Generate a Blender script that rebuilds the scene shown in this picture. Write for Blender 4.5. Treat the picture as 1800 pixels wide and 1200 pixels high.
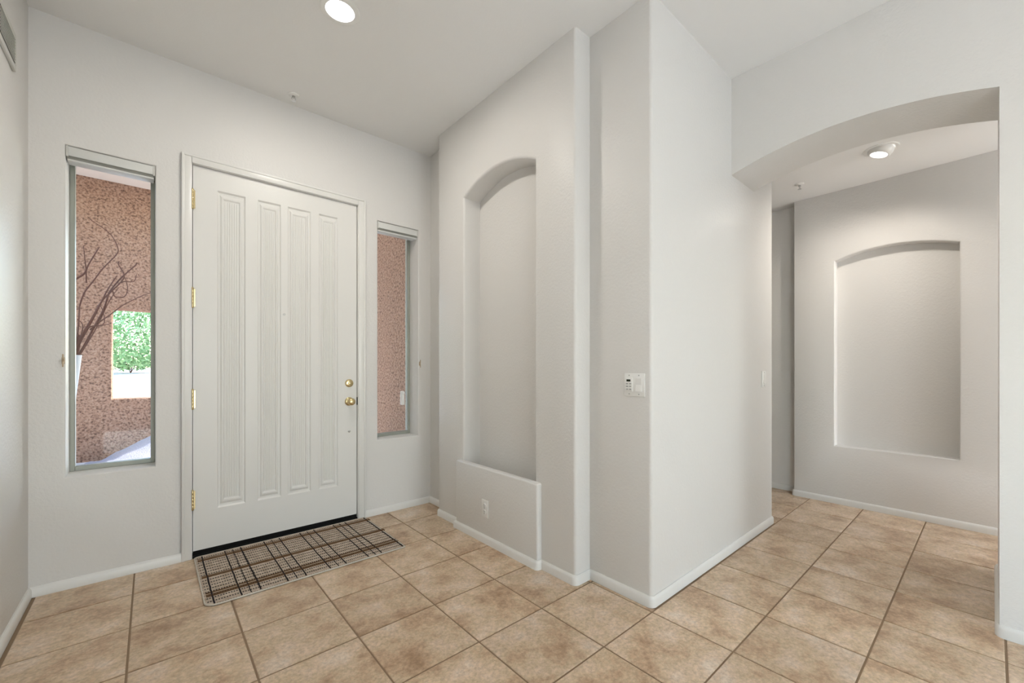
import bpy, bmesh, math, random
from mathutils import Vector, Matrix
random.seed(7)
S = bpy.context.scene
for o in list(bpy.data.objects): bpy.data.objects.remove(o)
C = S.collection
PI = math.pi

# ------------------------------------------------------------------ camera
F, YAW, CX, HY, EYE = 734.2, 0.7256, 917.2, 645.07, 1.19
cam = bpy.data.cameras.new('camera'); camo = bpy.data.objects.new('camera', cam); C.objects.link(camo)
cam.sensor_width = 36; cam.lens = F / 1800 * 36
cam.shift_x = -(CX - 900) / 1800; cam.shift_y = (HY - 600) / 1800
cam.clip_start = 0.02; cam.clip_end = 200
camo.location = (0, 0, EYE); camo.rotation_euler = (PI / 2, 0, -YAW)
S.camera = camo

# ------------------------------------------------------------------ light and exposure
S.view_settings.view_transform = 'Standard'; S.view_settings.look = 'None'
S.view_settings.gamma = 1; S.view_settings.use_curve_mapping = False
S.view_settings.exposure = 0.06
W = bpy.data.worlds.new('sky'); S.world = W; W.use_nodes = True
wn = W.node_tree.nodes; wl = W.node_tree.links
sky = wn.new('ShaderNodeTexSky'); sky.sky_type = 'NISHITA'; sky.sun_disc = False
sky.sun_elevation = math.radians(40); sky.sun_rotation = math.radians(63)
wl.new(sky.outputs[0], wn['Background'].inputs[0]); wn['Background'].inputs[1].default_value = 1.3
sun = bpy.data.lights.new('sun', 'SUN'); sun.energy = 10.0; sun.angle = 0.01; sun.color = (1, .98, .95)
suno = bpy.data.objects.new('sun', sun); C.objects.link(suno)
suno.rotation_euler = Vector((-.70, -.35, -.657)).to_track_quat('-Z', 'Y').to_euler()
def area(name, loc, rot, sx, sy, power, col):
    l = bpy.data.lights.new(name, 'AREA'); l.shape = 'RECTANGLE'; l.size = sx; l.size_y = sy; l.energy = power; l.color = col
    o = bpy.data.objects.new(name, l); C.objects.link(o); o.location = loc; o.rotation_euler = rot
    return o
# daylight through the glazing of the rooms behind the camera
area('daylight_back', (1.45, -9.15, 1.1), (PI / 2 + .35, 0, 0), 2.2, 2.1, 112, (0.89, 0.955, 1.0))
area('daylight_back_left', (-2.8, -9.15, 1.1), (PI / 2 + .35, 0, 0), 1.6, 2.1, 25, (0.89, 0.955, 1.0))
area('daylight_side', (-4.2, -2.8, 1.1), (PI / 2 + .2, 0, -PI / 2), 3.0, 1.8, 25, (0.89, 0.955, 1.0))
area('daylight_hall', (3.7, -3.15, 1.3), (PI / 2, 0, 0), 1.4, 1.9, 60, (0.93, 0.97, 1.0))

# added spot through an invented side window; its unseen floor bounce brightens the ceiling
l = bpy.data.lights.new('floor_bounce_spot', 'SPOT'); l.energy = 52000; l.spot_size = math.radians(22); l.spot_blend = .3; l.shadow_soft_size = .05; l.color = (.96, .985, 1)
o = bpy.data.objects.new('floor_bounce_spot', l); C.objects.link(o); o.location = (-8.5, -3.6, 4.8)
o.rotation_euler = (Vector((.2, -2.1, 0)) - o.location).to_track_quat('-Z', 'Y').to_euler()

# ------------------------------------------------------------------ materials
def mat(name, col, rough=.5, metal=0, spec=.5):
    m = bpy.data.materials.new(name); m.use_nodes = True
    b = m.node_tree.nodes['Principled BSDF']
    b.inputs['Base Color'].default_value = (*col, 1); b.inputs['Roughness'].default_value = rough
    b.inputs['Metallic'].default_value = metal; b.inputs['Specular IOR Level'].default_value = spec
    return m
def nd(m, t, **k):
    n = m.node_tree.nodes.new(t)
    for a, v in k.items():
        if a in n.inputs.keys(): n.inputs[a].default_value = v
        else: setattr(n, a, v)
    return n
def ln(m, a, b): m.node_tree.links.new(a, b)
def bump(m, scale, strength, dist=.002, detail=3, ntype='noise'):
    tc = nd(m, 'ShaderNodeTexCoord')
    if ntype == 'noise':
        n = nd(m, 'ShaderNodeTexNoise'); n.inputs['Scale'].default_value = scale; n.inputs['Detail'].default_value = detail
        out = n.outputs['Fac']
    else:
        n = nd(m, 'ShaderNodeTexVoronoi'); n.inputs['Scale'].default_value = scale; out = n.outputs['Distance']
    ln(m, tc.outputs['Object'], n.inputs['Vector'])
    b = nd(m, 'ShaderNodeBump'); b.inputs['Strength'].default_value = strength; b.inputs['Distance'].default_value = dist
    ln(m, out, b.inputs['Height']); ln(m, b.outputs[0], m.node_tree.nodes['Principled BSDF'].inputs['Normal'])
    return n, b
def ramp(m, src, stops):
    r = nd(m, 'ShaderNodeValToRGB'); e = r.color_ramp.elements
    e[0].position, e[0].color = stops[0][0], (*stops[0][1], 1)
    e[1].position, e[1].color = stops[-1][0], (*stops[-1][1], 1)
    for p, c in stops[1:-1]: q = e.new(p); q.color = (*c, 1)
    ln(m, src, r.inputs[0]); return r
M = {}
M['wall'] = mat('wall_paint', (.765, .745, .715), .42, 0, .3); bump(M['wall'], 70, .6, .0026, 2)
M['ceil'] = mat('ceiling_paint', (.90, .89, .87), .7, 0, .25); bump(M['ceil'], 90, .25, .002, 2)
M['trim'] = mat('trim_paint', (.80, .785, .75), .3, 0, .5)
M['door'] = mat('door_paint', (.79, .775, .74), .36, 0, .5)
M['plastic'] = mat('white_plastic', (.88, .87, .84), .35)
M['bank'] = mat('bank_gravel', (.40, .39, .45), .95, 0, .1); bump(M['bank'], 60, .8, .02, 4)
M['shade'] = mat('shade_rail', (.70, .70, .67), .4)
M['shadeunder'] = mat('shade_fabric', (.42, .42, .38), .8)
M['frame'] = mat('window_frame', (.36, .37, .32), .4, .2)
M['brass'] = mat('brass', (.70, .57, .32), .25, 1)
M['steel'] = mat('steel', (.55, .54, .52), .3, 1)
M['chrome'] = mat('reflector', (.9, .9, .9), .2, 1)
M['dark'] = mat('dark_bronze', (.006, .006, .006), .7, 0, .15)
M['screen'] = mat('keypad_screen', (.03, .035, .02), .2)
M['legend'] = mat('keypad_button', (.42, .42, .40), .5)
M['tan'] = mat('tan_plastic', (.52, .40, .27), .5)
M['grille'] = mat('vent_paint', (.62, .61, .57), .5)
M['ventdark'] = mat('vent_dark', (.10, .10, .09), .8)
def emis(name, col, s):
    m = bpy.data.materials.new(name); m.use_nodes = True; n = m.node_tree.nodes; n.remove(n['Principled BSDF'])
    e = n.new('ShaderNodeEmission'); e.inputs[0].default_value = (*col, 1); e.inputs[1].default_value = s
    m.node_tree.links.new(e.outputs[0], n['Material Output'].inputs[0]); return m
M['lamp'] = emis('lamp_glow', (1, .97, .92), 6)
# glass: thin, with real reflection
g = bpy.data.materials.new('window_glass'); g.use_nodes = True; gn = g.node_tree.nodes; gn.remove(gn['Principled BSDF'])
tr = gn.new('ShaderNodeBsdfTransparent'); tr.inputs[0].default_value = (.93, .95, .93, 1)
gl = gn.new('ShaderNodeBsdfGlossy'); gl.inputs['Roughness'].default_value = .02
fr = gn.new('ShaderNodeFresnel'); fr.inputs[0].default_value = 1.3
mx = gn.new('ShaderNodeMixShader')
g.node_tree.links.new(fr.outputs[0], mx.inputs[0]); g.node_tree.links.new(tr.outputs[0], mx.inputs[1]); g.node_tree.links.new(gl.outputs[0], mx.inputs[2])
g.node_tree.links.new(mx.outputs[0], gn['Material Output'].inputs[0]); M['glass'] = g
# ceramic floor tile: mottled tan, a little different on every tile
m = mat('floor_tile', (.5, .4, .3), .33, 0, .45); M['tile'] = m
oi = nd(m, 'ShaderNodeObjectInfo'); geo = nd(m, 'ShaderNodeNewGeometry')
mul = nd(m, 'ShaderNodeVectorMath', operation='SCALE'); mul.inputs[0].default_value = (11, 17, 5); ln(m, oi.outputs['Random'], mul.inputs['Scale'])
add = nd(m, 'ShaderNodeVectorMath', operation='ADD'); ln(m, geo.outputs['Position'], add.inputs[0]); ln(m, mul.outputs[0], add.inputs[1])
n1 = nd(m, 'ShaderNodeTexNoise'); n1.inputs['Scale'].default_value = 5.5; n1.inputs['Detail'].default_value = 7; n1.inputs['Roughness'].default_value = .68; ln(m, add.outputs[0], n1.inputs['Vector'])
n2 = nd(m, 'ShaderNodeTexNoise'); n2.inputs['Scale'].default_value = 60; n2.inputs['Detail'].default_value = 4; n2.inputs['Roughness'].default_value = .75; ln(m, add.outputs[0], n2.inputs['Vector'])
r1 = ramp(m, n1.outputs['Fac'], [(.32, (.40, .27, .175)), (.44, (.57, .415, .29)), (.50, (.63, .50, .355)), (.57, (.70, .55, .42)), (.68, (.75, .64, .53))])
r2 = ramp(m, n2.outputs['Fac'], [(.32, (.74, .72, .70)), (.62, (1.10, 1.09, 1.08))])
mm = nd(m, 'ShaderNodeMix', data_type='RGBA', blend_type='MULTIPLY'); mm.inputs[0].default_value = 1
ln(m, r1.outputs[0], mm.inputs[6]); ln(m, r2.outputs[0], mm.inputs[7])
hv = nd(m, 'ShaderNodeHueSaturation'); hv.inputs['Saturation'].default_value = 1.08
mr = nd(m, 'ShaderNodeMapRange'); mr.inputs['To Min'].default_value = .93; mr.inputs['To Max'].default_value = 1.07
ln(m, oi.outputs['Random'], mr.inputs['Value']); ln(m, mr.outputs[0], hv.inputs['Value'])
ln(m, mm.outputs[2], hv.inputs['Color']); ln(m, hv.outputs[0], m.node_tree.nodes['Principled BSDF'].inputs['Base Color'])
bp = nd(m, 'ShaderNodeBump'); bp.inputs['Strength'].default_value = .12; bp.inputs['Distance'].default_value = .002
ln(m, n2.outputs['Fac'], bp.inputs['Height']); ln(m, bp.outputs[0], m.node_tree.nodes['Principled BSDF'].inputs['Normal'])
M['grout'] = mat('grout', (.29, .20, .125), .9); bump(M['grout'], 200, .3)
# exterior stucco, with crevice shade put into the colour
m = mat('stucco', (.5, .3, .2), .95, 0, .1); M['stucco'] = m
geo = nd(m, 'ShaderNodeNewGeometry')
n1 = nd(m, 'ShaderNodeTexNoise'); n1.inputs['Scale'].default_value = 42; n1.inputs['Detail'].default_value = 8; n1.inputs['Roughness'].default_value = .65
n2 = nd(m, 'ShaderNodeTexNoise'); n2.inputs['Scale'].default_value = 2; n2.inputs['Detail'].default_value = 3
ln(m, geo.outputs['Position'], n1.inputs['Vector']); ln(m, geo.outputs['Position'], n2.inputs['Vector'])
r1 = ramp(m, n1.outputs['Fac'], [(.38, (.155, .085, .058)), (.48, (.38, .215, .145)), (.62, (.50, .315, .225))])
ln(m, r1.outputs[0], m.node_tree.nodes['Principled BSDF'].inputs['Base Color'])
bp = nd(m, 'ShaderNodeBump'); bp.inputs['Strength'].default_value = 1; bp.inputs['Distance'].default_value = .03
ln(m, n1.outputs['Fac'], bp.inputs['Height']); ln(m, bp.outputs[0], m.node_tree.nodes['Principled BSDF'].inputs['Normal'])
M['porchceil'] = mat('porch_ceiling_paint', (.72, .60, .50), .9)
M['gravel'] = mat('pale_gravel', (.62, .60, .62), .95, 0, .1); 
m = M['gravel']; geo = nd(m, 'ShaderNodeNewGeometry'); n1 = nd(m, 'ShaderNodeTexNoise'); n1.inputs['Scale'].default_value = 5; n1.inputs['Detail'].default_value = 8; n1.inputs['Roughness'].default_value = .8
ln(m, geo.outputs['Position'], n1.inputs['Vector']); r1 = ramp(m, n1.outputs['Fac'], [(.38, (.10, .09, .08)), (.50, (.42, .41, .42)), (.62, (.60, .58, .60))]); ln(m, r1.outputs[0], m.node_tree.nodes['Principled BSDF'].inputs['Base Color'])
M['patio'] = mat('patio_concrete', (.62, .60, .59), .9, 0, .2); bump(M['patio'], 30, .3, .004)
M['twig'] = mat('dry_twig', (.12, .04, .022), .7)
M['vase'] = mat('glazed_vase', (.42, .47, .52), .25)
m = mat('leaf', (.2, .4, .1), .6); M['leaf'] = m
oi = nd(m, 'ShaderNodeNewGeometry'); n1 = nd(m, 'ShaderNodeTexNoise'); n1.inputs['Scale'].default_value = 3
ln(m, oi.outputs['Position'], n1.inputs['Vector'])
r1 = ramp(m, n1.outputs['Fac'], [(.35, (.17, .32, .11)), (.65, (.38, .54, .27))]); ln(m, r1.outputs[0], m.node_tree.nodes['Principled BSDF'].inputs['Base Color'])

# ------------------------------------------------------------------ helpers
def obj(name, bm, m, parent=None, smooth=40):
    me = bpy.data.meshes.new(name); bm.normal_update(); bm.to_mesh(me); bm.free()
    ms = m if isinstance(m, (list, tuple)) else [m]
    for q in ms: me.materials.append(q)
    o = bpy.data.objects.new(name, me); C.objects.link(o)
    if parent: o.parent = parent
    if smooth:
        me.shade_smooth()
        try: me.set_sharp_from_angle(angle=math.radians(smooth))
        except Exception: pass
    return o
def tag(o, label, cat, group=None):
    o['label'] = label; o['category'] = cat
    if group: o['group'] = group
    return o
def thing(name, label, cat, loc=(0, 0, 0), rot=(0, 0, 0), group=None):
    o = bpy.data.objects.new(name, None); C.objects.link(o); o.location = loc; o.rotation_euler = rot
    o.empty_display_size = .05
    return tag(o, label, cat, group)
def struct(o, label=None):
    o['kind'] = 'structure'
    if label: o['label'] = label
    return o
def box(bm, x0, x1, y0, y1, z0, z1, bev=0, seg=2):
    r = bmesh.ops.create_cube(bm, size=1)
    v = r['verts']
    bmesh.ops.scale(bm, vec=(x1 - x0, y1 - y0, z1 - z0), verts=v)
    bmesh.ops.translate(bm, vec=((x0 + x1) / 2, (y0 + y1) / 2, (z0 + z1) / 2), verts=v)
    if bev:
        es = list({e for q in v for e in q.link_edges})
        bmesh.ops.bevel(bm, geom=es, offset=bev, segments=seg, profile=.5, affect='EDGES', clamp_overlap=True)
    return bm
def B(*a, **k): return box(bmesh.new(), *a, **k)
def prism(bm, pts, axis, a0, a1):
    """polygon extruded along an axis: 'z' pts=(x,y); 'x' pts=(y,z); 'y' pts=(x,z)"""
    def P(p, a): return {'z': (p[0], p[1], a), 'x': (a, p[0], p[1]), 'y': (p[0], a, p[1])}[axis]
    v0 = [bm.verts.new(P(p, a0)) for p in pts]; v1 = [bm.verts.new(P(p, a1)) for p in pts]
    n = len(pts); bm.faces.new(v0); bm.faces.new(v1)
    for i in range(n): bm.faces.new((v0[i], v0[(i + 1) % n], v1[(i + 1) % n], v1[i]))
    bmesh.ops.recalc_face_normals(bm, faces=bm.faces)
    return bm
def lathe(bm, prof, seg=32, mtx=None):
    rings = []
    for r, z in prof:
        if r < 1e-6: rings.append([bm.verts.new((0, 0, z))])
        else: rings.append([bm.verts.new((r * math.cos(2 * PI * i / seg), r * math.sin(2 * PI * i / seg), z)) for i in range(seg)])
    for a, b in zip(rings, rings[1:]):
        for i in range(seg):
            j = (i + 1) % seg
            if len(a) == 1 and len(b) == 1: continue
            if len(a) == 1: bm.faces.new((a[0], b[i], b[j]))
            elif len(b) == 1: bm.faces.new((a[i], b[0], a[j]))
            else: bm.faces.new((a[i], b[i], b[j], a[j]))
    if mtx: bmesh.ops.transform(bm, matrix=mtx, verts=list({v for r in rings for v in r}))
    bmesh.ops.recalc_face_normals(bm, faces=bm.faces)
    return bm
def tube(bm, pts, r, seg=8, r1=None):
    pts = [Vector(p) for p in pts]; rings = []; n = len(pts)
    for i, p in enumerate(pts):
        t = (pts[min(i + 1, n - 1)] - pts[max(i - 1, 0)]).normalized()
        u = t.cross(Vector((0, 1, .13))).normalized(); w = t.cross(u).normalized()
        rr = r if r1 is None else r + (r1 - r) * i / (n - 1)
        rings.append([bm.verts.new(p + u * rr * math.cos(2 * PI * k / seg) + w * rr * math.sin(2 * PI * k / seg)) for k in range(seg)])
    for a, b in zip(rings, rings[1:]):
        for k in range(seg): bm.faces.new((a[k], a[(k + 1) % seg], b[(k + 1) % seg], b[k]))
    bm.faces.new(rings[0]); bm.faces.new(rings[-1])
    bmesh.ops.recalc_face_normals(bm, faces=bm.faces)
    return bm
def spline(pts, n=6):
    out = []; P = [Vector(p) for p in pts]; P = [P[0]] + P + [P[-1]]
    for i in range(1, len(P) - 2):
        for k in range(n):
            t = k / n; a, b, c, d = P[i - 1], P[i], P[i + 1], P[i + 2]
            out.append(.5 * ((2 * b) + (c - a) * t + (2 * a - 5 * b + 4 * c - d) * t * t + (3 * b - a - 3 * c + d) * t ** 3))
    out.append(P[-1]); return out
def arc(y0, y1, zs, rise, n=20):
    """points from (y0,zs) to (y1,zs) over a circular arch"""
    h = (y1 - y0) / 2; R = (h * h + rise * rise) / (2 * rise); cy = (y0 + y1) / 2; cz = zs + rise - R
    a = math.asin(abs(h) / R)
    return [(cy + math.copysign(1, h) * R * math.sin(-a + 2 * a * i / n), cz + R * math.cos(-a + 2 * a * i / n)) for i in range(n + 1)]
def solid(name, bm, m, cutters=(), bev=.018, seg=4, minang=50, keep=None, label=None):
    """drywall solid: cut the openings, then round every outside edge like corner bead"""
    o = obj(name, bm, m, smooth=0); tmp = []
    for c in cutters:
        me = bpy.data.meshes.new('c'); bmesh.ops.recalc_face_normals(c, faces=c.faces); c.to_mesh(me); c.free()
        co = bpy.data.objects.new('c', me); C.objects.link(co); tmp.append(co)
        md = o.modifiers.new('b', 'BOOLEAN'); md.operation = 'DIFFERENCE'; md.solver = 'EXACT'; md.object = co
    dg = bpy.context.evaluated_depsgraph_get(); dg.update()
    me = bpy.data.meshes.new_from_object(o.evaluated_get(dg))
    o.modifiers.clear(); o.data = me
    for t in tmp: bpy.data.objects.remove(t)
    b = bmesh.new(); b.from_mesh(me); bmesh.ops.remove_doubles(b, verts=b.verts, dist=1e-5)
    bmesh.ops.dissolve_limit(b, angle_limit=.02, verts=b.verts, edges=b.edges)
    b.normal_update()
    if bev:
        es = [e for e in b.edges if len(e.link_faces) == 2 and e.calc_face_angle_signed(0) > math.radians(minang) and (keep is None or keep(e))]
        bmesh.ops.bevel(b, geom=es, offset=bev, segments=seg, profile=.5, affect='EDGES', clamp_overlap=True)
    b.to_mesh(me); b.free(); me.shade_smooth(); me.set_sharp_from_angle(angle=math.radians(33))
    return struct(o, label)

# ------------------------------------------------------------------ dimensions (metres, camera foot at the origin)
H = 3.05; HH = 2.725; YF = 3.30; XL = -.475
X1, X2, X3 = 1.845, 1.73, 1.853
Y4 = 1.12; X4E = 3.56; XA, XA2, XJ = 2.805, 3.185, 3.67; YJ = -.02
XH, XR = 4.475, 4.605; YH = 1.23; YB = -9.0; XW = -4.0; YE = 3.9
TOP = H + .06

# ------------------------------------------------------------------ walls
fw = B(XW, 1.95, YF, YF + .24, -.05, TOP)
solid('wall_front', fw, M['wall'], [B(.187, 1.211, YF - .1, YF + .4, -.1, 2.455),
    B(-.345, .018, YF - .1, YF + .4, .60, 2.385), B(1.37, 1.73, YF - .1, YF + .4, .60, 2.375)], bev=.010, seg=3,
    keep=lambda e: abs(sum(v.co.y for v in e.verts) / 2 - YF) < .02 and all(-.4 < v.co.x < 1.8 for v in e.verts) and not all(abs(v.co.z) < .2 for v in e.verts),
    label='white front wall around the entry door')
solid('wall_left', B(XL - .15, XL, -.9, YF + .1, -.05, TOP), M['wall'], label='white left wall under the vent')
rp = prism(bmesh.new(), [(X1, YF + .2), (X1, 2.965), (X2, 2.965), (X2, 1.51), (2.06, 1.51), (2.06, YF + .2)], 'z', -.05, TOP)
NY0, NY1 = 1.832, 2.60
nic = prism(bmesh.new(), [(NY0, .40)] + arc(NY0, NY1, 2.443, .098, 18) + [(NY1, .40)], 'x', X2 - .1, X2 + .15)
solid('wall_right', rp, M['wall'], [nic], label='white pier with tall arched niche')
solid('wall_center', prism(bmesh.new(), [(X3, Y4), (X4E, Y4), (X4E, YE + .1), (X4E - .12, YE + .1), (X4E - .12, Y4 + .16), (X3 + .14, Y4 + .16), (X3 + .14, 1.64), (X3, 1.64)], 'z', -.05, TOP),
      M['wall'], label='white wall block between pier and hallway')
led = B(1.695, 1.745, 1.775, 2.65, -.02, .503)
solid('trim_1', led, M['wall'], bev=.012, seg=3, label='low boxed ledge at the foot of the tall niche')
ac = prism(bmesh.new(), [(YJ, -.2)] + arc(YJ, Y4, 2.43, .088, 28) + [(1.6, 2.43), (1.6, -.2)], 'x', XA - .3, XJ + .3)
solid('wall_arch', B(XA, XJ, YB, 1.38, -.05, TOP), M['wall'], [ac, B(XA2, XJ + .2, YJ, 1.7, -.2, TOP + .2), B(2.96, XJ + .2, YB - .2, -1.0, -.2, TOP + .2)], label='white wall with wide segmental arch to the hallway')
hn = prism(bmesh.new(), [(.162, .503)] + arc(.162, .918, 2.118, .066, 18) + [(.918, .503)], 'x', XH - .1, XH + .09)
solid('wall_hall', B(XH, XH + .30, -3.5, YH, -.05, HH + .1), M['wall'], [hn], bev=.010, seg=3, label='hallway wall with shallow arched niche')
solid('wall_recess', B(XR, XR + .14, YH - .1, YE + .1, -.05, HH + .1), M['wall'], bev=0, label='set back hallway wall left of the hallway niche')
solid('wall_hallend', B(X4E - .05, XR + .1, YE, YE + .12, -.05, HH + .1), M['wall'], bev=0)
# rooms behind the camera
solid('wall_back', B(XW - .15, XJ, YB - .15, YB, -.05, TOP), M['wall'], [B(-3.7, -1.9, YB - .3, YB + .2, -.1, 2.5), B(.3, 2.65, YB - .3, YB + .2, -.1, 2.5)], bev=0)
solid('wall_side', B(XW - .15, XW, YB, YF, -.05, TOP), M['wall'], [B(XW - .4, XW + .2, -4.4, -1.2, .1, 2.4)], bev=0)
solid('wall_hallfar', B(2.9, XH + .1, -3.1, -2.98, -.05, HH + .1), M['wall'], [B(3.05, 4.38, -3.3, -2.7, .2, 2.3)], bev=0)
struct(obj('ceiling', B(XW - .1, XA + .2, YB - .1, YF + .2, H, H + .12), M['ceil'], smooth=0), 'flat white ceiling of the entry')
struct(obj('ceiling_hall', B(2.9, XR + .1, -3.1, YE + .1, HH, HH + .12), M['ceil'], smooth=0), 'lower flat ceiling of the hallway')

# ------------------------------------------------------------------ floor: grout bed with single tiles
fl = struct(obj('floor', B(XW, XR + .1, YB, YF + .2, -.12, -.0035), M['grout'], smooth=0), 'beige ceramic tile floor')
struct(obj('floor_hall', B(X4E - .1, XR + .1, YF + .2, YE + .1, -.12, -.0035), M['grout'], smooth=0))
T = .379; TX0, TY0 = -.0727, 2.995; G = .0038
solids = [(X1, 2.1, 2.965, 3.4), (X2, 2.1, 1.51, 2.965), (X3, X4E, Y4, 4.2), (XA, XJ, -1.0, YJ), (XA, 2.96, -10, -1.0), (XH, 5, -4, YH), (XR, 5, 1.2, 4.2), (XL - .15, XL, -.9, 4)]
cache = {}; cand = []; far = bmesh.new()
def clip(r):
    x0, x1, y0, y1 = r
    for a, b, c, d in solids:
        if x1 <= a or x0 >= b or y1 <= c or y0 >= d: continue
        iy = y0 >= c - .02 and y1 <= d + .02; ix = x0 >= a - .02 and x1 <= b + .02
        if ix and iy: return None
        if iy:
            if a > x0: x1 = min(x1, a)
            else: x0 = max(x0, b)
        elif ix:
            if c > y0: y1 = min(y1, c)
            else: y0 = max(y0, d)
        if x1 - x0 < .012 or y1 - y0 < .012: return None
    return x0, x1, y0, y1
for i in range(-11, 13):
    for j in range(-3, 33):
        x0, x1, y0, y1 = TX0 + i * T + G, TX0 + (i + 1) * T - G, TY0 - j * T + G, TY0 - (j - 1) * T - G
        lim = YF if x0 < X4E else YE
        x0, x1, y0, y1 = max(x0, XW), min(x1, XR), max(y0, YB), min(y1, lim)
        if x1 - x0 < .01 or y1 - y0 < .01: continue
        r = clip((x0, x1, y0, y1))
        if not r: continue
        x0, x1, y0, y1 = r
        vis = (x0 > -.6 and y1 > -1.0 and (x1 + y1 * 1.0) > 1.3)
        if vis: cand.append(r)
        elif y1 > -1.05 or x0 > 2.9: box(far, x0, x1, y0, y1, -.011, 0)
def tile_mesh(w, d):
    k = (round(w, 4), round(d, 4))
    if k not in cache:
        bm = bmesh.new(); e = .0028
        lo = [bm.verts.new((sx * w / 2, sy * d / 2, -.011)) for sx, sy in ((-1, -1), (1, -1), (1, 1), (-1, 1))]
        mi = [bm.verts.new((sx * w / 2, sy * d / 2, -.0016)) for sx, sy in ((-1, -1), (1, -1), (1, 1), (-1, 1))]
        hi = [bm.verts.new((sx * (w / 2 - e), sy * (d / 2 - e), 0)) for sx, sy in ((-1, -1), (1, -1), (1, 1), (-1, 1))]
        for a, b in ((lo, mi), (mi, hi)):
            for q in range(4): bm.faces.new((a[q], a[(q + 1) % 4], b[(q + 1) % 4], b[q]))
        bm.faces.new(hi); bmesh.ops.recalc_face_normals(bm, faces=bm.faces)
        me = bpy.data.meshes.new('tile'); bm.to_mesh(me); bm.free(); me.materials.append(M['tile']); cache[k] = me
    return cache[k]
for (x0, x1, y0, y1) in cand:
    o = bpy.data.objects.new('tile', tile_mesh(x1 - x0, y1 - y0)); C.objects.link(o); o.parent = fl
    o.location = ((x0 + x1) / 2, (y0 + y1) / 2, random.uniform(-.0004, .0004))
ft = obj('tile_field', far, M['tile'], fl, smooth=0); ft['kind'] = 'stuff'

M['carpet'] = mat('carpet', (.66, .66, .655), .95, 0, .1); bump(M['carpet'], 400, .5, .004)  # unseen carpet added so light bounced off the floor stays neutral
struct(obj('floor_bounce_carpet', B(XW, XA, YB, -1.18, -.011, .004), M['carpet'], smooth=0), 'unseen pale grey carpet added behind the camera to bounce neutral light')
# ------------------------------------------------------------------ baseboards
BH, BT = .053, .014
def skirting(name, path, label=None):
    """path: list of (x,y) along the wall face, room on the left-hand side of travel; mitred"""
    prof = [(0, 0), (BT, 0), (BT, BH - .014), (BT * .72, BH - .006), (BT * .35, BH), (0, BH)]
    P = [Vector((x, y)) for x, y in path]; n = len(P); bm = bmesh.new(); rings = []
    for i in range(n):
        d0 = (P[i] - P[i - 1]).normalized() if i else (P[1] - P[0]).normalized()
        d1 = (P[i + 1] - P[i]).normalized() if i < n - 1 else d0
        n0 = Vector((-d0.y, d0.x)); n1 = Vector((-d1.y, d1.x)); mt = (n0 + n1); mt = mt / mt.dot(n0) if mt.length > .1 else n0
        rings.append([bm.verts.new((P[i].x + mt.x * a, P[i].y + mt.y * a, z)) for a, z in prof])
    k = len(prof)
    for a, b in zip(rings, rings[1:]):
        for q in range(k): bm.faces.new((a[q], a[(q + 1) % k], b[(q + 1) % k], b[q]))
    bm.faces.new(rings[0]); bm.faces.new(rings[-1]); bmesh.ops.recalc_face_normals(bm, faces=bm.faces)
    return struct(obj(name, bm, M['trim'], smooth=35), label)
def rc(cx, cy, r, a0, a1, n=4): return [(cx + r * math.cos(math.radians(a0 + (a1 - a0) * i / n)), cy + r * math.sin(math.radians(a0 + (a1 - a0) * i / n))) for i in range(n + 1)]
R = .018
# travel so that the room lies to the left of the direction
skirting('baseboard_front', [(.137, YF), (XL, YF), (XL, -.85)], 'white baseboard left of the door')
skirting('baseboard_entry', [(X1, 2.975), (X1, YF), (1.268, YF)], 'white baseboard right of the door')
skirting('baseboard_right', [(X3, 1.51)] + rc(X2 + R, 1.51 + R, R, 270, 180) + [(X2, 1.775)], 'white baseboard at the pier corner')
skirting('baseboard_niche', [(X2, 1.775)] + rc(1.695 + .012, 1.775 + .012, .012, 270, 180, 3) + [(1.695, 2.65), (X2, 2.65), (X2, 2.955)], 'white baseboard along the boxed ledge')
skirting('baseboard_center', [(X4E, 2.6)] + rc(X4E - R, Y4 + R, R, 0, -90) + rc(X3 + R, Y4 + R, R, 270, 180) + [(X3, 1.51 - .0)], 'white baseboard around the central wall corner')
skirting('baseboard_arch', [(XA, YB + .05)] + rc(XA + R, YJ - R, R, 180, 90) + rc(XJ - R, YJ - R, R, 90, 0) + [(XJ, -.95)], 'white baseboard round the arch jamb')
skirting('baseboard_hall', [(XH, -2.9)] + rc(XH + .01, YH - .01, .01, 180, 90, 3) + [(XR, YH)], 'white baseboard under the hallway niche')
skirting('baseboard_recess', [(XR, YH), (XR, YE)], 'white baseboard of the set back hallway wall')

# ------------------------------------------------------------------ entry door
dr = bpy.data.objects.new('door_1', None); C.objects.link(dr); dr.location = (.70, YF, 0)
struct(dr, 'white wide entry door with four fluted panels and brass hardware')
def dpart(name, bm, m, parent=dr, off=(.70, YF, 0), **k):
    bmesh.ops.translate(bm, vec=(-off[0], -off[1], -off[2]), verts=bm.verts); return obj(name, bm, m, parent, **k)
DX0, DX1, DZ0, DZ1, DY = .194, 1.204, .040, 2.451, 3.309
cols = [(.318, .470), (.540, .680), (.722, .872), (.928, 1.062)]
PZ0, PZ1 = .285, 2.325
bm = bmesh.new()
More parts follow.
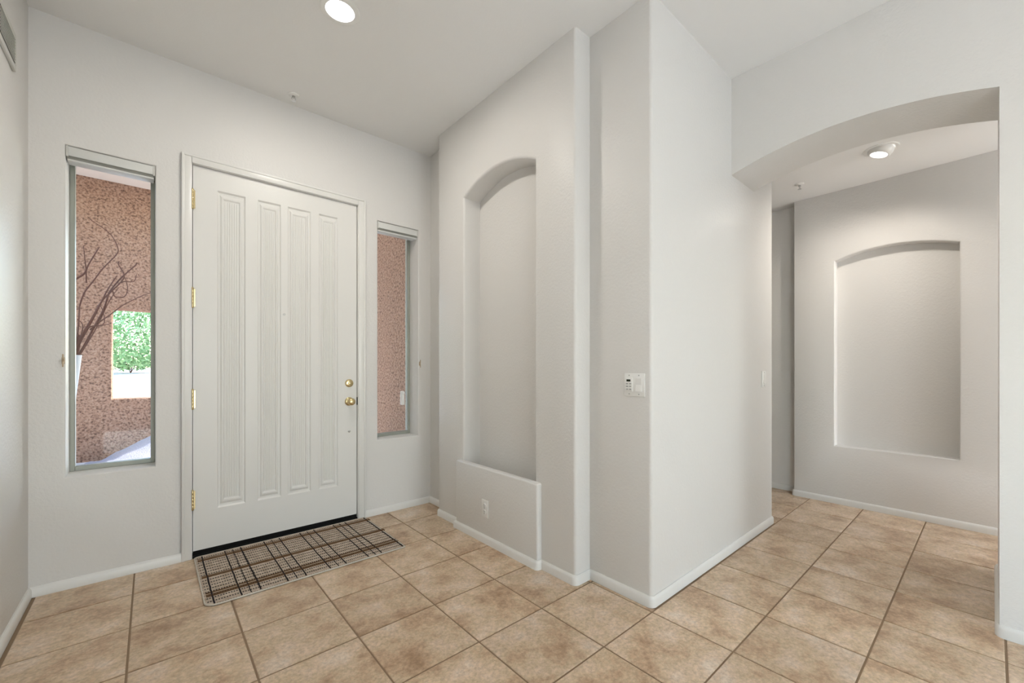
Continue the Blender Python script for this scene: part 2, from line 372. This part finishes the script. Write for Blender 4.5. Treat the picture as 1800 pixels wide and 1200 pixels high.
# slab built as stiles and rails in front of a thinner core so that the panels are sunk
box(bm, DX0, DX1, DY + .014, DY + .045, DZ0, DZ1)
xs = [DX0] + [v for c in cols for v in c] + [DX1]
for a, b in zip(xs[0::2], xs[1::2]): box(bm, a, b, DY, DY + .02, DZ0, DZ1)
for a, b in cols:
    box(bm, a, b, DY, DY + .02, DZ0, PZ0); box(bm, a, b, DY, DY + .02, PZ1, DZ1)
dpart('door_slab', bm, M['door'], smooth=0)
for a, b in cols:
    # raised panel: sloped moulding, flat land and a reeded field
    bm = bmesh.new(); rings = []
    for ins, y in ((0, DY + .001), (.006, DY + .009), (.014, DY + .010), (.024, DY + .002), (.030, DY + .002), (.036, DY + .008)):
        rings.append([bm.verts.new((x, y, z)) for x, z in ((a + ins, PZ0 + ins * 1.5), (b - ins, PZ0 + ins * 1.5), (b - ins, PZ1 - ins * 1.5), (a + ins, PZ1 - ins * 1.5))])
    for p, q in zip(rings, rings[1:]):
        for k in range(4): bm.faces.new((p[k], p[(k + 1) % 4], q[(k + 1) % 4], q[k]))
    bm.faces.new(rings[-1]); bmesh.ops.recalc_face_normals(bm, faces=bm.faces)
    pn = dpart('door_panel', bm, M['door'], smooth=25)
    bm = bmesh.new(); fa, fb = a + .038, b - .038; n = 6; w = (fb - fa) / n
    for k in range(n):
        pts = [(fa + w * k + w * .5 - w * .46 * math.cos(PI * t / 6), DY + .0078 - .0022 * math.sin(PI * t / 6)) for t in range(7)]
        prism(bm, pts, 'z', PZ0 + .062, PZ1 - .062)
    rd = dpart('reeding', bm, M['door'], parent=pn, smooth=50)
# casing and jamb
def casing(bm, x0, x1, z0, z1): box(bm, x0, x1, YF - .016, YF + .002, z0, z1, .003)
bm = bmesh.new(); casing(bm, .137, .1865, 0, 2.506)
box(bm, .137, .152, YF - .021, YF, 0, 2.506, .004); dpart('door_casing', bm, M['trim'])
bm = bmesh.new(); casing(bm, 1.211, 1.268, 0, 2.506); box(bm, 1.253, 1.268, YF - .021, YF, 0, 2.506, .004); dpart('door_casing', bm, M['trim'])
bm = bmesh.new(); casing(bm, .188, 1.211, 2.455, 2.506); box(bm, .152, 1.253, YF - .021, YF, 2.491, 2.506, .004); dpart('door_casing', bm, M['trim'])
bm = bmesh.new(); box(bm, .180, .190, YF - .006, YF + .2, 0, 2.46); box(bm, 1.208, 1.218, YF - .006, YF + .2, 0, 2.46); box(bm, .18, 1.218, YF - .006, YF + .2, 2.453, 2.463)
box(bm, .187, .205, DY + .047, DY + .07, 0, 2.455); box(bm, 1.193, 1.211, DY + .047, DY + .07, 0, 2.455); box(bm, .187, 1.211, DY + .047, DY + .07, 2.43, 2.455)
dpart('door_jamb', bm, M['trim'], smooth=0)
dpart('threshold', B(.19, 1.208, YF - .005, YF + .19, 0, .016, .003), M['dark'])
dpart('door_sweep', B(.196, 1.202, DY - .001, DY + .04, .014, .041), M['dark'], smooth=0)
for z in (2.235, 1.622, .990, .364):
    bm = bmesh.new()
    for k in range(5): lathe(bm, [(0, -.0108), (.0062, -.0108), (.0068, -.009), (.0068, .009), (.0062, .0108), (0, .0108)], 14, Matrix.Translation((.192, YF - .006, z - .0446 + k * .0223)))
    for s in (-1, 1): lathe(bm, [(0, 0), (.0075, 0), (.0075, s * .003), (.004, s * .008), (0, s * .010)], 12, Matrix.Translation((.192, YF - .006, z + s * .056)))
    hg = dpart('hinge', bm, M['brass']); hg['label'] = 'brass hinge'
    bm = B(.186, .205, YF - .0035, YF + .0005 + .015, z - .055, z + .055); dpart('hinge_leaf', bm, M['brass'], parent=hg, smooth=0)
RX = Matrix.Rotation(PI / 2, 4, 'X')     # lathe axis towards the room (-Y)
def at(x, z, y=DY): return Matrix.Translation((x, y, z)) @ RX
kb = dpart('deadbolt', lathe(bmesh.new(), [(0, 0), (.031, 0), (.031, .003), (.027, .009), (.021, .011), (0, .012)], 32, at(1.147, 1.066)), M['brass'])
dpart('thumb_turn', B(1.135, 1.159, DY - .030, DY - .011, 1.061, 1.071, .003), M['brass'], parent=kb)
kb = dpart('knob_rose', lathe(bmesh.new(), [(0, 0), (.033, 0), (.033, .003), (.028, .008), (.014, .011), (0, .011)], 32, at(1.147, .925)), M['brass'])
dpart('door_knob', lathe(bmesh.new(), [(0, .010), (.011, .010), (.011, .030), (.018, .036), (.026, .046), (.028, .056), (.025, .066), (.016, .072), (.006, .074), (0, .0735)], 32, at(1.147, .925)), M['brass'], parent=kb)
dpart('screw_cap', lathe(bmesh.new(), [(0, 0), (.009, 0), (.009, .003), (.006, .006), (0, .007)], 20, at(1.147, .694)), M['steel'])
dpart('peephole', lathe(bmesh.new(), [(0, 0), (.008, 0), (.008, .003), (.0045, .004), (.0045, .002), (0, .002)], 20, at(.70, 1.561)), M['steel'])
dpart('strike_plate', B(1.2045, 1.2085, DY - .012, DY + .02, .895, .955), M['dark'], smooth=0)

# ------------------------------------------------------------------ sidelights
def sidelight(name, x0, x1, z0, z1, label):
    w = bpy.data.objects.new(name, None); C.objects.link(w); off = ((x0 + x1) / 2, YF + .16, z0); w.location = off; struct(w, label)
    fw_ = .021; bm = bmesh.new()
    for a in ((x0, x0 + fw_, z0, z1), (x1 - fw_, x1, z0, z1), (x0 + fw_, x1 - fw_, z0, z0 + .025), (x0 + fw_, x1 - fw_, z1 - fw_, z1)):
        box(bm, a[0], a[1], YF + .155, YF + .205, a[2], a[3], .002, 1)
    dpart('window_frame', bm, M['frame'], parent=w, off=off)
    dpart('pane', B(x0 + fw_ - .002, x1 - fw_ + .002, YF + .176, YF + .182, z0 + .022, z1 - fw_ + .002), M['glass'], parent=w, off=off, smooth=0)
    return w, off
w1, o1 = sidelight('window_1', -.345, .018, .60, 2.385, 'tall narrow sidelight window left of the door')
w2, o2 = sidelight('window_2', 1.37, 1.73, .60, 2.375, 'tall narrow sidelight window right of the door')
bm = bmesh.new(); box(bm, 1.632, 1.660, YF + .115, YF + .15, .86, .98, .006); box(bm, 1.638, 1.654, YF + .10, YF + .12, .955, .975, .003)
dpart('window_latch', bm, M['plastic'], parent=w2, off=o2)
def blind(x0, x1, z1, label):
    t = thing('window_shade', label, 'window shade', ((x0 + x1) / 2, YF + .04, z1 - .05), group='raised shades in the sidelights')
    off = t.location
    dpart('headrail', B(x0 + .003, x1 - .003, YF + .004, YF + .010, z1 - .054, z1 - .004, .002), M['shade'], parent=t, off=off)
    bm = bmesh.new()
    for k in range(5): box(bm, x0 + .008, x1 - .008, YF + .014, YF + .085, z1 - .054 - .0030 * k, z1 - .0515 - .0030 * k, .001, 1)
    box(bm, x0 + .006, x1 - .006, YF + .012, YF + .09, z1 - .05, z1 - .006)
    dpart('folded_cloth', bm, M['shadeunder'], parent=t, off=off, smooth=0)
    dpart('bottom_rail', B(x0 + .006, x1 - .006, YF + .014, YF + .088, z1 - .078, z1 - .067, .003), M['shade'], parent=t, off=off)
    for x in (x0 + .001, x1 - .011): dpart('end_cap', B(x, x + .010, YF + .002, YF + .092, z1 - .060, z1 - .002, .002), M['grille'], parent=t, off=off)
    return t
blind(-.345, .018, 2.385, 'white raised shade at top of the wider looking sidelight left of the door').__setitem__('label', 'white raised shade atop the sidelight on the hinge side of the door')
blind(1.37, 1.73, 2.375, 'white raised shade atop the sidelight on the knob side of the door')
# small tan cord cleats on the wall edge of both windows
def cleat(x, z, label):
    t = thing('cord_cleat', label, 'cord cleat', (x, YF, z), group='cord cleats beside the sidelights')
    obj('cleat_base', B(-.006, .006, -.008, 0, -.018, .018, .002), M['tan'], t)
    for s in (-1, 1):
        bm = bmesh.new(); tube(bm, spline([(0, -.006, s * .006), (0, -.014, s * .014), (0, -.016, s * .034)], 4), .0042, 8, .003); obj('cleat_horn', bm, M['tan'], t)
cleat(-.352, 1.225, 'tan cord cleat at left edge of the sidelight nearest the left wall')
cleat(1.742, 1.220, 'tan cord cleat at right edge of the sidelight nearest the pier')

# ------------------------------------------------------------------ rug
RX0, RX1, RY0, RY1 = .200, 1.255, 2.575, 3.288
m = mat('rug_weave', (.5, .45, .4), .95, 0, .1); M['rug'] = m
tc = nd(m, 'ShaderNodeTexCoord'); sp = nd(m, 'ShaderNodeSeparateXYZ'); ln(m, tc.outputs['Object'], sp.inputs[0])
def wave(coord, freq, thr):
    a = nd(m, 'ShaderNodeMath', operation='MULTIPLY'); a.inputs[1].default_value = freq; ln(m, coord, a.inputs[0])
    f_ = nd(m, 'ShaderNodeMath', operation='FRACT'); ln(m, a.outputs[0], f_.inputs[0])
    g_ = nd(m, 'ShaderNodeMath', operation='LESS_THAN'); g_.inputs[1].default_value = thr; ln(m, f_.outputs[0], g_.inputs[0]); return g_.outputs[0]
row = wave(sp.outputs['Y'], 1 / .0396, .26); das = wave(sp.outputs['X'], 1 / .0115, .62)
an = nd(m, 'ShaderNodeMath', operation='MULTIPLY'); ln(m, row, an.inputs[0]); ln(m, das, an.inputs[1])
nz = nd(m, 'ShaderNodeTexNoise'); nz.inputs['Scale'].default_value = 40; ln(m, tc.outputs['Object'], nz.inputs['Vector'])
rr = ramp(m, nz.outputs['Fac'], [(.35, (.42, .335, .26)), (.65, (.56, .47, .385))])
mi = nd(m, 'ShaderNodeMix', data_type='RGBA'); ln(m, an.outputs[0], mi.inputs[0]); ln(m, rr.outputs[0], mi.inputs[6]); mi.inputs[7].default_value = (.055, .045, .045, 1)
ln(m, mi.outputs[2], m.node_tree.nodes['Principled BSDF'].inputs['Base Color'])
M['stripe'] = mat('rug_brown_yarn', (.135, .075, .038), .95, 0, .1); M['line'] = mat('rug_black_yarn', (.028, .024, .026), .95, 0, .1)
M['rim'] = mat('rug_edge_cord', (.60, .55, .48), .9, 0, .1)
rug = thing('rug', 'flat woven plaid doormat rug, beige with brown stripes, before the entry door', 'rug', ((RX0 + RX1) / 2, (RY0 + RY1) / 2, 0))
roff = rug.location
def rr_pts(x0, x1, y0, y1, r):
    return rc(x0 + r, y0 + r, r, 180, 270, 5) + rc(x1 - .008, y0 + .008, .008, 270, 360, 2) + rc(x1 - .008, y1 - .008, .008, 0, 90, 2) + rc(x0 + .02, y1 - .02, .02, 90, 180, 3)
mat_b = prism(bmesh.new(), rr_pts(RX0, RX1, RY0, RY1, .05), 'z', .0005, .007)
dpart('woven_field', mat_b, M['rug'], parent=rug, off=roff, smooth=0)
p = rr_pts(RX0, RX1, RY0, RY1, .05); p3 = [(x, y, .0055) for x, y in p] + [(p[0][0], p[0][1], .0055)]
dpart('edge_cord', tube(bmesh.new(), p3, .0045, 6), M['rim'], parent=rug, off=roff)
# raised woven rows between the dashed seams
roy = (RY0 + RY1) / 2; rows = bmesh.new(); k = math.ceil((RY0 + .03 - roy) / .0396)
while roy + (k + 1) * .0396 < RY1:
    y0_ = roy + k * .0396 + .0075; w_ = .0396 - .0085
    for h_ in range(2):
        ya = y0_ + h_ * w_ / 2; pts = [(ya + w_ / 2 * t / 5, .0064 + .0030 * math.sin(PI * t / 5)) for t in range(6)]
        prism(rows, [(RX0 + .05 * (k < -7), 0)][:0] + pts, 'x', RX0 + .014, RX1 - .008)
    k += 1
dpart('woven_rows', rows, M['rug'], parent=rug, off=roff, smooth=60)['kind'] = 'stuff'
for y, r_ in ((3.200, .0045), (3.212, .0035), (3.226, .0045), (2.930, .0045), (2.941, .0035), (2.952, .0045), (2.682, .005), (2.700, .003), (2.722, .0045)):
    ln_ = [(RX0 + .012 + (RX1 - RX0 - .012 + (.012 if y > 2.9 else 0)) * i / 24, y + random.uniform(-.0008, .0008), .0080) for i in range(25)]
    dpart('brown_stripe', tube(bmesh.new(), ln_, r_, 6), M['stripe'], parent=rug, off=roff)
for x, r_ in ((.236, .004), (.352, .0036), (.393, .0024), (.438, .0038), (.568, .0038), (.613, .0024), (.660, .0036), (.789, .0036), (.835, .0024), (.880, .0036), (1.015, .0034), (1.060, .0024), (1.100, .0034), (1.243, .0034)):
    ln_ = [(x + random.uniform(-.0014, .0014), RY0 + .012 + (RY1 - RY0 - .03) * i / 20, .0088) for i in range(21)]
    dpart('black_stripe', tube(bmesh.new(), ln_, r_, 6), M['line'], parent=rug, off=roff)
fr_ = bmesh.new(); y = RY0 + .02
while y < RY1 - .01:
    tube(fr_, [(RX1 - .004, y, .004), (RX1 + .010, y + random.uniform(-.003, .003), .003)], .0022, 5); y += .0135
dpart('fringe', fr_, M['line'], parent=rug, off=roff)['kind'] = 'stuff'

# ------------------------------------------------------------------ plates
def plate(name, label, cat, origin, normal_rot, w, h):
    t = thing(name, label, cat, origin, (0, 0, normal_rot))
    obj('cover_plate', B(-w / 2, w / 2, -.006, 0, -h / 2, h / 2, .003), M['plastic'], t); return t
# local frame: plate faces -Y; rot -90 deg about Z makes it face -X
t = plate('switch_panel', 'double switch plate with dark keypad display and rocker beside it', 'light switch', (X3, 1.216, 1.100), -PI / 2, .121, .117)
obj('keypad', B(-.052, -.008, -.010, -.004, -.036, .036, .002), M['plastic'], t)
obj('display', B(-.043, -.020, -.0115, -.009, .016, .027), M['screen'], t, smooth=0)
for r_ in range(3):
    for c_ in range(2): obj('button', B(-.046 + c_ * .019, -.034 + c_ * .019, -.0125, -.009, .002 - r_ * .014, .008 - r_ * .014, .001, 1), M['legend'], t)
bm = bmesh.new(); prism(bm, [(-.006, .033), (-.009, .033), (-.0075, 0), (-.0125, -.033), (-.006, -.033)], 'x', .010, .044); obj('rocker', bm, M['plastic'], t, smooth=0)
for x in (-.030, .027):
    for z in (-.048, .048): obj('screw', lathe(bmesh.new(), [(0, 0), (.0034, 0), (.003, .0012), (0, .0014)], 10, Matrix.Translation((x, -.006, z)) @ RX), M['legend'], t)
t = plate('light_switch', 'white light switch plate near the hallway end of the bright wall', 'light switch', (3.37, Y4, 1.103), 0, .078, .117)
bm = bmesh.new(); prism(bm, [(-.004, .033), (-.008, .033), (-.0065, 0), (-.012, -.033), (-.004, -.033)], 'x', -.0165, .0165); obj('rocker', bm, M['plastic'], t, smooth=0)
for z in (-.048, .048): obj('screw', lathe(bmesh.new(), [(0, 0), (.0034, 0), (.003, .0012), (0, .0014)], 10, Matrix.Translation((0, -.006, z)) @ RX), M['legend'], t)
t = plate('wall_outlet', 'white duplex outlet low on the ledge under the tall niche', 'outlet', (1.695, 2.283, .232), -PI / 2, .074, .117)
for z in (-.021, .021):
    rec = obj('receptacle', lathe(bmesh.new(), [(0, 0), (.0165, 0), (.0165, .0025), (.015, .0035), (0, .0035)], 24, Matrix.Translation((0, -.0055, z)) @ RX), M['plastic'], t)
    bm = bmesh.new(); box(bm, -.0075, -.0050, -.0098, -.0085, z - .001, z + .009); box(bm, .0050, .0075, -.0098, -.0085, z - .001, z + .007); box(bm, -.0022, .0022, -.0098, -.0085, z - .011, z - .006)
    obj('slots', bm, M['ventdark'], rec, smooth=0)
obj('screw', lathe(bmesh.new(), [(0, 0), (.0034, 0), (.003, .0012), (0, .0014)], 10, Matrix.Translation((0, -.006, 0)) @ RX), M['legend'], t)

# ------------------------------------------------------------------ vent on the left wall (faces +X)
t = thing('wall_vent', 'grey louvred air vent high on the left wall by the corner', 'vent', (XL, 2.80, 2.625))
obj('duct_backing', B(.001, .004, -.15, .15, -.065, .065), M['ventdark'], t, smooth=0)
bm = bmesh.new()
for a in ((-.172, .172, .060, .085), (-.172, .172, -.085, -.060), (-.172, -.147, -.060, .060), (.147, .172, -.060, .060)): box(bm, 0, .012, a[0], a[1], a[2], a[3], .003)
obj('vent_frame', bm, M['grille'], t)
for k in range(9):
    z = -.052 + k * .013; bm = prism(bmesh.new(), [(.004, z + .005), (.014, z - .004), (.015, z - .002), (.005, z + .007)], 'y', -.147, .147); obj('slat', bm, M['grille'], t, smooth=0)

# ------------------------------------------------------------------ ceiling fixtures
t = thing('recessed_light', 'lit round recessed ceiling light above the entry floor', 'ceiling light', (.738, 2.262, H))
obj('trim_ring', lathe(bmesh.new(), [(.070, -.004), (.088, -.0045), (.096, -.002), (.097, 0), (.070, 0)], 48), M['plastic'], t)
obj('lamp', lathe(bmesh.new(), [(0, -.014), (.045, -.012), (.064, -.006), (.071, -.001)], 40), M['lamp'], t)
sp_ = bpy.data.lights.new('can_light', 'AREA'); sp_.shape = 'DISK'; sp_.size = .14; sp_.energy = 12; sp_.color = (1, .95, .87)
so = bpy.data.objects.new('can_light', sp_); C.objects.link(so); so.location = (.738, 2.262, H - .03)
t = thing('eyeball_light', 'tilted white eyeball downlight on the hallway ceiling', 'ceiling light', (3.845, .522, HH))
obj('trim_ring', lathe(bmesh.new(), [(.072, -.002), (.085, -.006), (.098, -.004), (.100, 0), (.072, 0)], 48), M['plastic'], t)
tilt = Vector((0, 0, -1)).rotation_difference(Vector((-.10, .26, -.96))).to_matrix().to_4x4()
eb = obj('eyeball', lathe(bmesh.new(), [(.070, .012), (.074, -.004), (.073, -.016), (.067, -.032), (.056, -.042), (.050, -.041), (.046, -.028)], 40, tilt), M['plastic'], t)
obj('lamp', lathe(bmesh.new(), [(0, -.038), (.030, -.037), (.049, -.032)], 32, tilt), M['lamp'], eb)
hs = bpy.data.lights.new('eyeball_beam', 'SPOT'); hs.energy = 27; hs.spot_size = math.radians(158); hs.spot_blend = .9; hs.shadow_soft_size = .04; hs.color = (1, .93, .84)
ho = bpy.data.objects.new('eyeball_beam', hs); C.objects.link(ho); ho.location = (3.87, .52, HH - .10); ho.rotation_euler = Vector((.05, .16, -1)).to_track_quat('-Z', 'Y').to_euler()
def sprinkler(loc, label, group='sprinkler heads'):
    t = thing('sprinkler_head', label, 'sprinkler', loc, group=group)
    obj('escutcheon', lathe(bmesh.new(), [(0, 0), (.034, 0), (.033, -.004), (.022, -.010), (.016, -.010), (0, -.010)], 28), M['plastic'], t)
    bm = lathe(bmesh.new(), [(0, -.008), (.010, -.008), (.009, -.020), (0, -.020)], 16)
    for s in (-1, 1): tube(bm, [(s * .008, 0, -.018), (s * .013, 0, -.028), (s * .004, 0, -.040)], .0022, 6)
    obj('sprinkler_body', bm, M['steel'], t)
    obj('deflector', lathe(bmesh.new(), [(0, -.039), (.014, -.040), (.014, -.042), (0, -.042)], 20), M['chrome'], t)
sprinkler((.728, 3.17, H), 'small white sprinkler head on the entry ceiling above the door')
sprinkler((4.07, 1.075, HH), 'small white sprinkler head on the hallway ceiling')

# ------------------------------------------------------------------ outside: portico, courtyard wall, planting
struct(obj('ground', B(-14, 16, YF + .24, 26, -.12, -.01), M['patio'], smooth=0), 'pale paved ground outside')
YC = 7.6
solid('wall_courtyard', B(-3.2, 3.4, YC, YC + .30, -.05, 3.75), M['stucco'], [B(-.385, 2.0, YC - .2, YC + .6, .775, 1.955), B(.6, 2.7, YC - .2, YC + .6, -.2, 2.9)], bev=.02, seg=2, label='rough red brown stucco courtyard wall with square opening')  # unseen right-hand opening added to let garden light reach the left wall
struct(obj('ceiling_porch', B(-1.9, 2.6, YF + .24, YC + .30, 3.60, 3.85), M['porchceil'], smooth=0), 'pale porch ceiling')
solid('wall_pier', B(1.93, 2.6, YF + .23, 4.32, -.05, 3.6), M['stucco'], bev=.03, seg=3, label='rough stucco pier outside the narrow window')
solid('wall_porch', B(2.12, 2.5, 4.32, 5.3, -.05, 3.6), M['stucco'], bev=0, label='rough stucco porch wall')
solid('wall_facade', B(-6, XW, YF, YF + .24, -.05, 3.9), M['stucco'], bev=0)
# gravel bank heaped against the courtyard wall
bm = bmesh.new(); nx, ny = 26, 14; vs = []
for i in range(nx + 1):
    for j in range(ny + 1):
        x = -.62 + 1.2 * i / nx; yy = YC - 1.32 + 1.3 * j / ny
        hgt = .50 * min(1, max(0, (x + .50) / .9)) * (j / ny) ** 1.2
        vs.append(bm.verts.new((x, yy, -.008 + hgt + (random.uniform(-.008, .008) if 0 < j else 0))))
for i in range(nx):
    for j in range(ny): a = i * (ny + 1) + j; bm.faces.new((vs[a], vs[a + ny + 1], vs[a + ny + 2], vs[a + 1]))
o = obj('gravel_bank', bm, M['bank']); tag(o, 'pale gravel bank heaped against the stucco wall outside', 'gravel'); o['kind'] = 'stuff'
# vase with dry branches
VX, VY = -.458, 4.30
t = thing('floor_vase', 'tall pale blue flared vase outside the sidelight', 'vase', (VX, VY, -.01))
obj('vase_body', lathe(bmesh.new(), [(0, 0), (.055, 0), (.058, .02), (.040, .10), (.036, .35), (.044, .70), (.062, 1.0), (.088, 1.27), (.090, 1.285), (.084, 1.285), (.058, 1.02), (.036, .7), (0, .66)], 36), M['vase'], t)
BRANCHES = [   # (x, z) in metres measured from the vase centre line and the ground
 [(0.077,1.62),(0.101,1.72),(0.149,1.815),(0.198,1.912),(0.263,2.014),(0.274,2.067),(0.241,2.152),(0.191,2.201),(0.146,2.231),(0.128,2.252)],
 [(0.047,1.229),(0.067,1.288),(0.087,1.406),(0.135,1.527),(0.191,1.671),(0.241,1.747),(0.307,1.858),(0.278,1.945),(0.281,1.971)],
 [(0.047,1.229),(0.087,1.308),(0.142,1.458),(0.198,1.612),(0.227,1.735),(0.27,1.822),(0.315,1.89),(0.367,1.96),(0.375,1.982)],
 [(0.06,1.346),(0.081,1.406),(0.128,1.477),(0.191,1.496),(0.205,1.532),(0.195,1.601),(0.184,1.63)],
 [(0.101,1.446),(0.128,1.477),(0.191,1.491),(0.241,1.509)],
 [(0.241,1.757),(0.248,1.738),(0.259,1.709),(0.307,1.714),(0.326,1.778),(0.311,1.858)],
 [(0.292,1.815),(0.307,1.827),(0.36,1.834),(0.375,1.888)],
 [(0.008,1.748),(0.057,1.808),(0.101,1.858),(0.125,1.93),(0.177,2.059)],
 [(0.111,1.791),(0.11,1.879),(0.104,1.966),(0.098,2.053)],
 [(0.128,1.457),(0.17,1.509),(0.241,1.585),(0.3,1.652),(0.39,1.723),(0.453,1.762)],
 [(0.047,1.21),(0.101,1.328),(0.163,1.479),(0.227,1.675),(0.278,1.782)],
 [(0.047,1.22),(0.074,1.356),(0.115,1.456),(0.17,1.609),(0.22,1.755),(0.27,1.863)],
 [(0.041,1.22),(0.067,1.424),(0.077,1.62)],
 [(0.027,1.21),(0.021,1.499),(0.008,1.748)],
 [(0.06,1.307),(0.094,1.475),(0.067,1.531)],
]
br = thing('branch_bundle', 'bundle of curling dark red dry branches standing in the pale vase', 'branches', (VX, VY, 1.0))
boff = br.location
for k, cv in enumerate(BRANCHES):
    d1 = random.uniform(-.05, .05); n = len(cv)
    pts = spline([(VX + x, VY + d1 * i / n, z) for i, (x, z) in enumerate(cv)], 6)
    thick = .0075 if k in (1, 2, 7, 12, 13, 11) else .0048
    dpart('branch', tube(bmesh.new(), pts, thick, 7, thick * .45), M['twig'], parent=br, off=boff)
stems = bmesh.new()
for k in range(9): a = 2 * PI * k / 9; tube(stems, [(VX + .012 * math.cos(a), VY + .012 * math.sin(a), .70), (VX + .04 * math.cos(a) + .02, VY + .03 * math.sin(a), 1.30), (VX + .07 + .03 * math.cos(a), VY + .03 * math.sin(a), 1.42)], .005, 6)
dpart('stems', stems, M['twig'], parent=br, off=boff)['kind'] = 'stuff'
# garden beyond the opening: bushes of real leaves
def bush(x, y, s, n, label):
    t = thing('bush', label, 'bush', (x, y, .93), group='bushes beyond the courtyard wall')
    bm = bmesh.new()
    for k in range(n):
        u = random.uniform(-1, 1); a = random.uniform(0, 2 * PI); r = random.uniform(.75, 1.0) ; q = math.sqrt(1 - u * u)
        c_ = Vector((q * math.cos(a) * s * r, q * math.sin(a) * s * r, s * .85 + u * s * .8 * r))
        d1 = Vector((random.gauss(0, 1), random.gauss(0, 1), random.gauss(0, 1))).normalized(); d2 = d1.orthogonal().normalized(); L = random.uniform(.07, .13)
        vs = [bm.verts.new(c_ + d1 * L), bm.verts.new(c_ + d2 * L * .45), bm.verts.new(c_ - d1 * L), bm.verts.new(c_ - d2 * L * .45)]; bm.faces.new(vs)
    f = obj('foliage', bm, M['leaf'], t, smooth=0); f['kind'] = 'stuff'
    tr_ = bmesh.new()
    for k in range(5): a = 2 * PI * k / 5; tube(tr_, [(0, 0, -.01), (.2 * s * math.cos(a), .2 * s * math.sin(a), .5 * s), (.6 * s * math.cos(a), .6 * s * math.sin(a), 1.1 * s)], .018, 6, .006)
    obj('stem', tr_, M['twig'], t)
bush(-5.4, 25.5, 2.0, 3500, 'green bush furthest left beyond the courtyard wall')
bush(-.7, 26.0, 2.3, 9000, 'green bush filling the opening of the courtyard wall')
bush(4.6, 25.0, 2.0, 3500, 'green bush furthest right beyond the courtyard wall')
bm = bmesh.new(); prism(bm, [(YC + 1.5, -.02), (24, .90), (40, 1.1), (40, -.1), (YC + 1.5, -.1)], 'x', -12, 12)
struct(obj('ground_gravel', bm, M['gravel'], smooth=0), 'sunlit pale gravel rising beyond the courtyard wall')
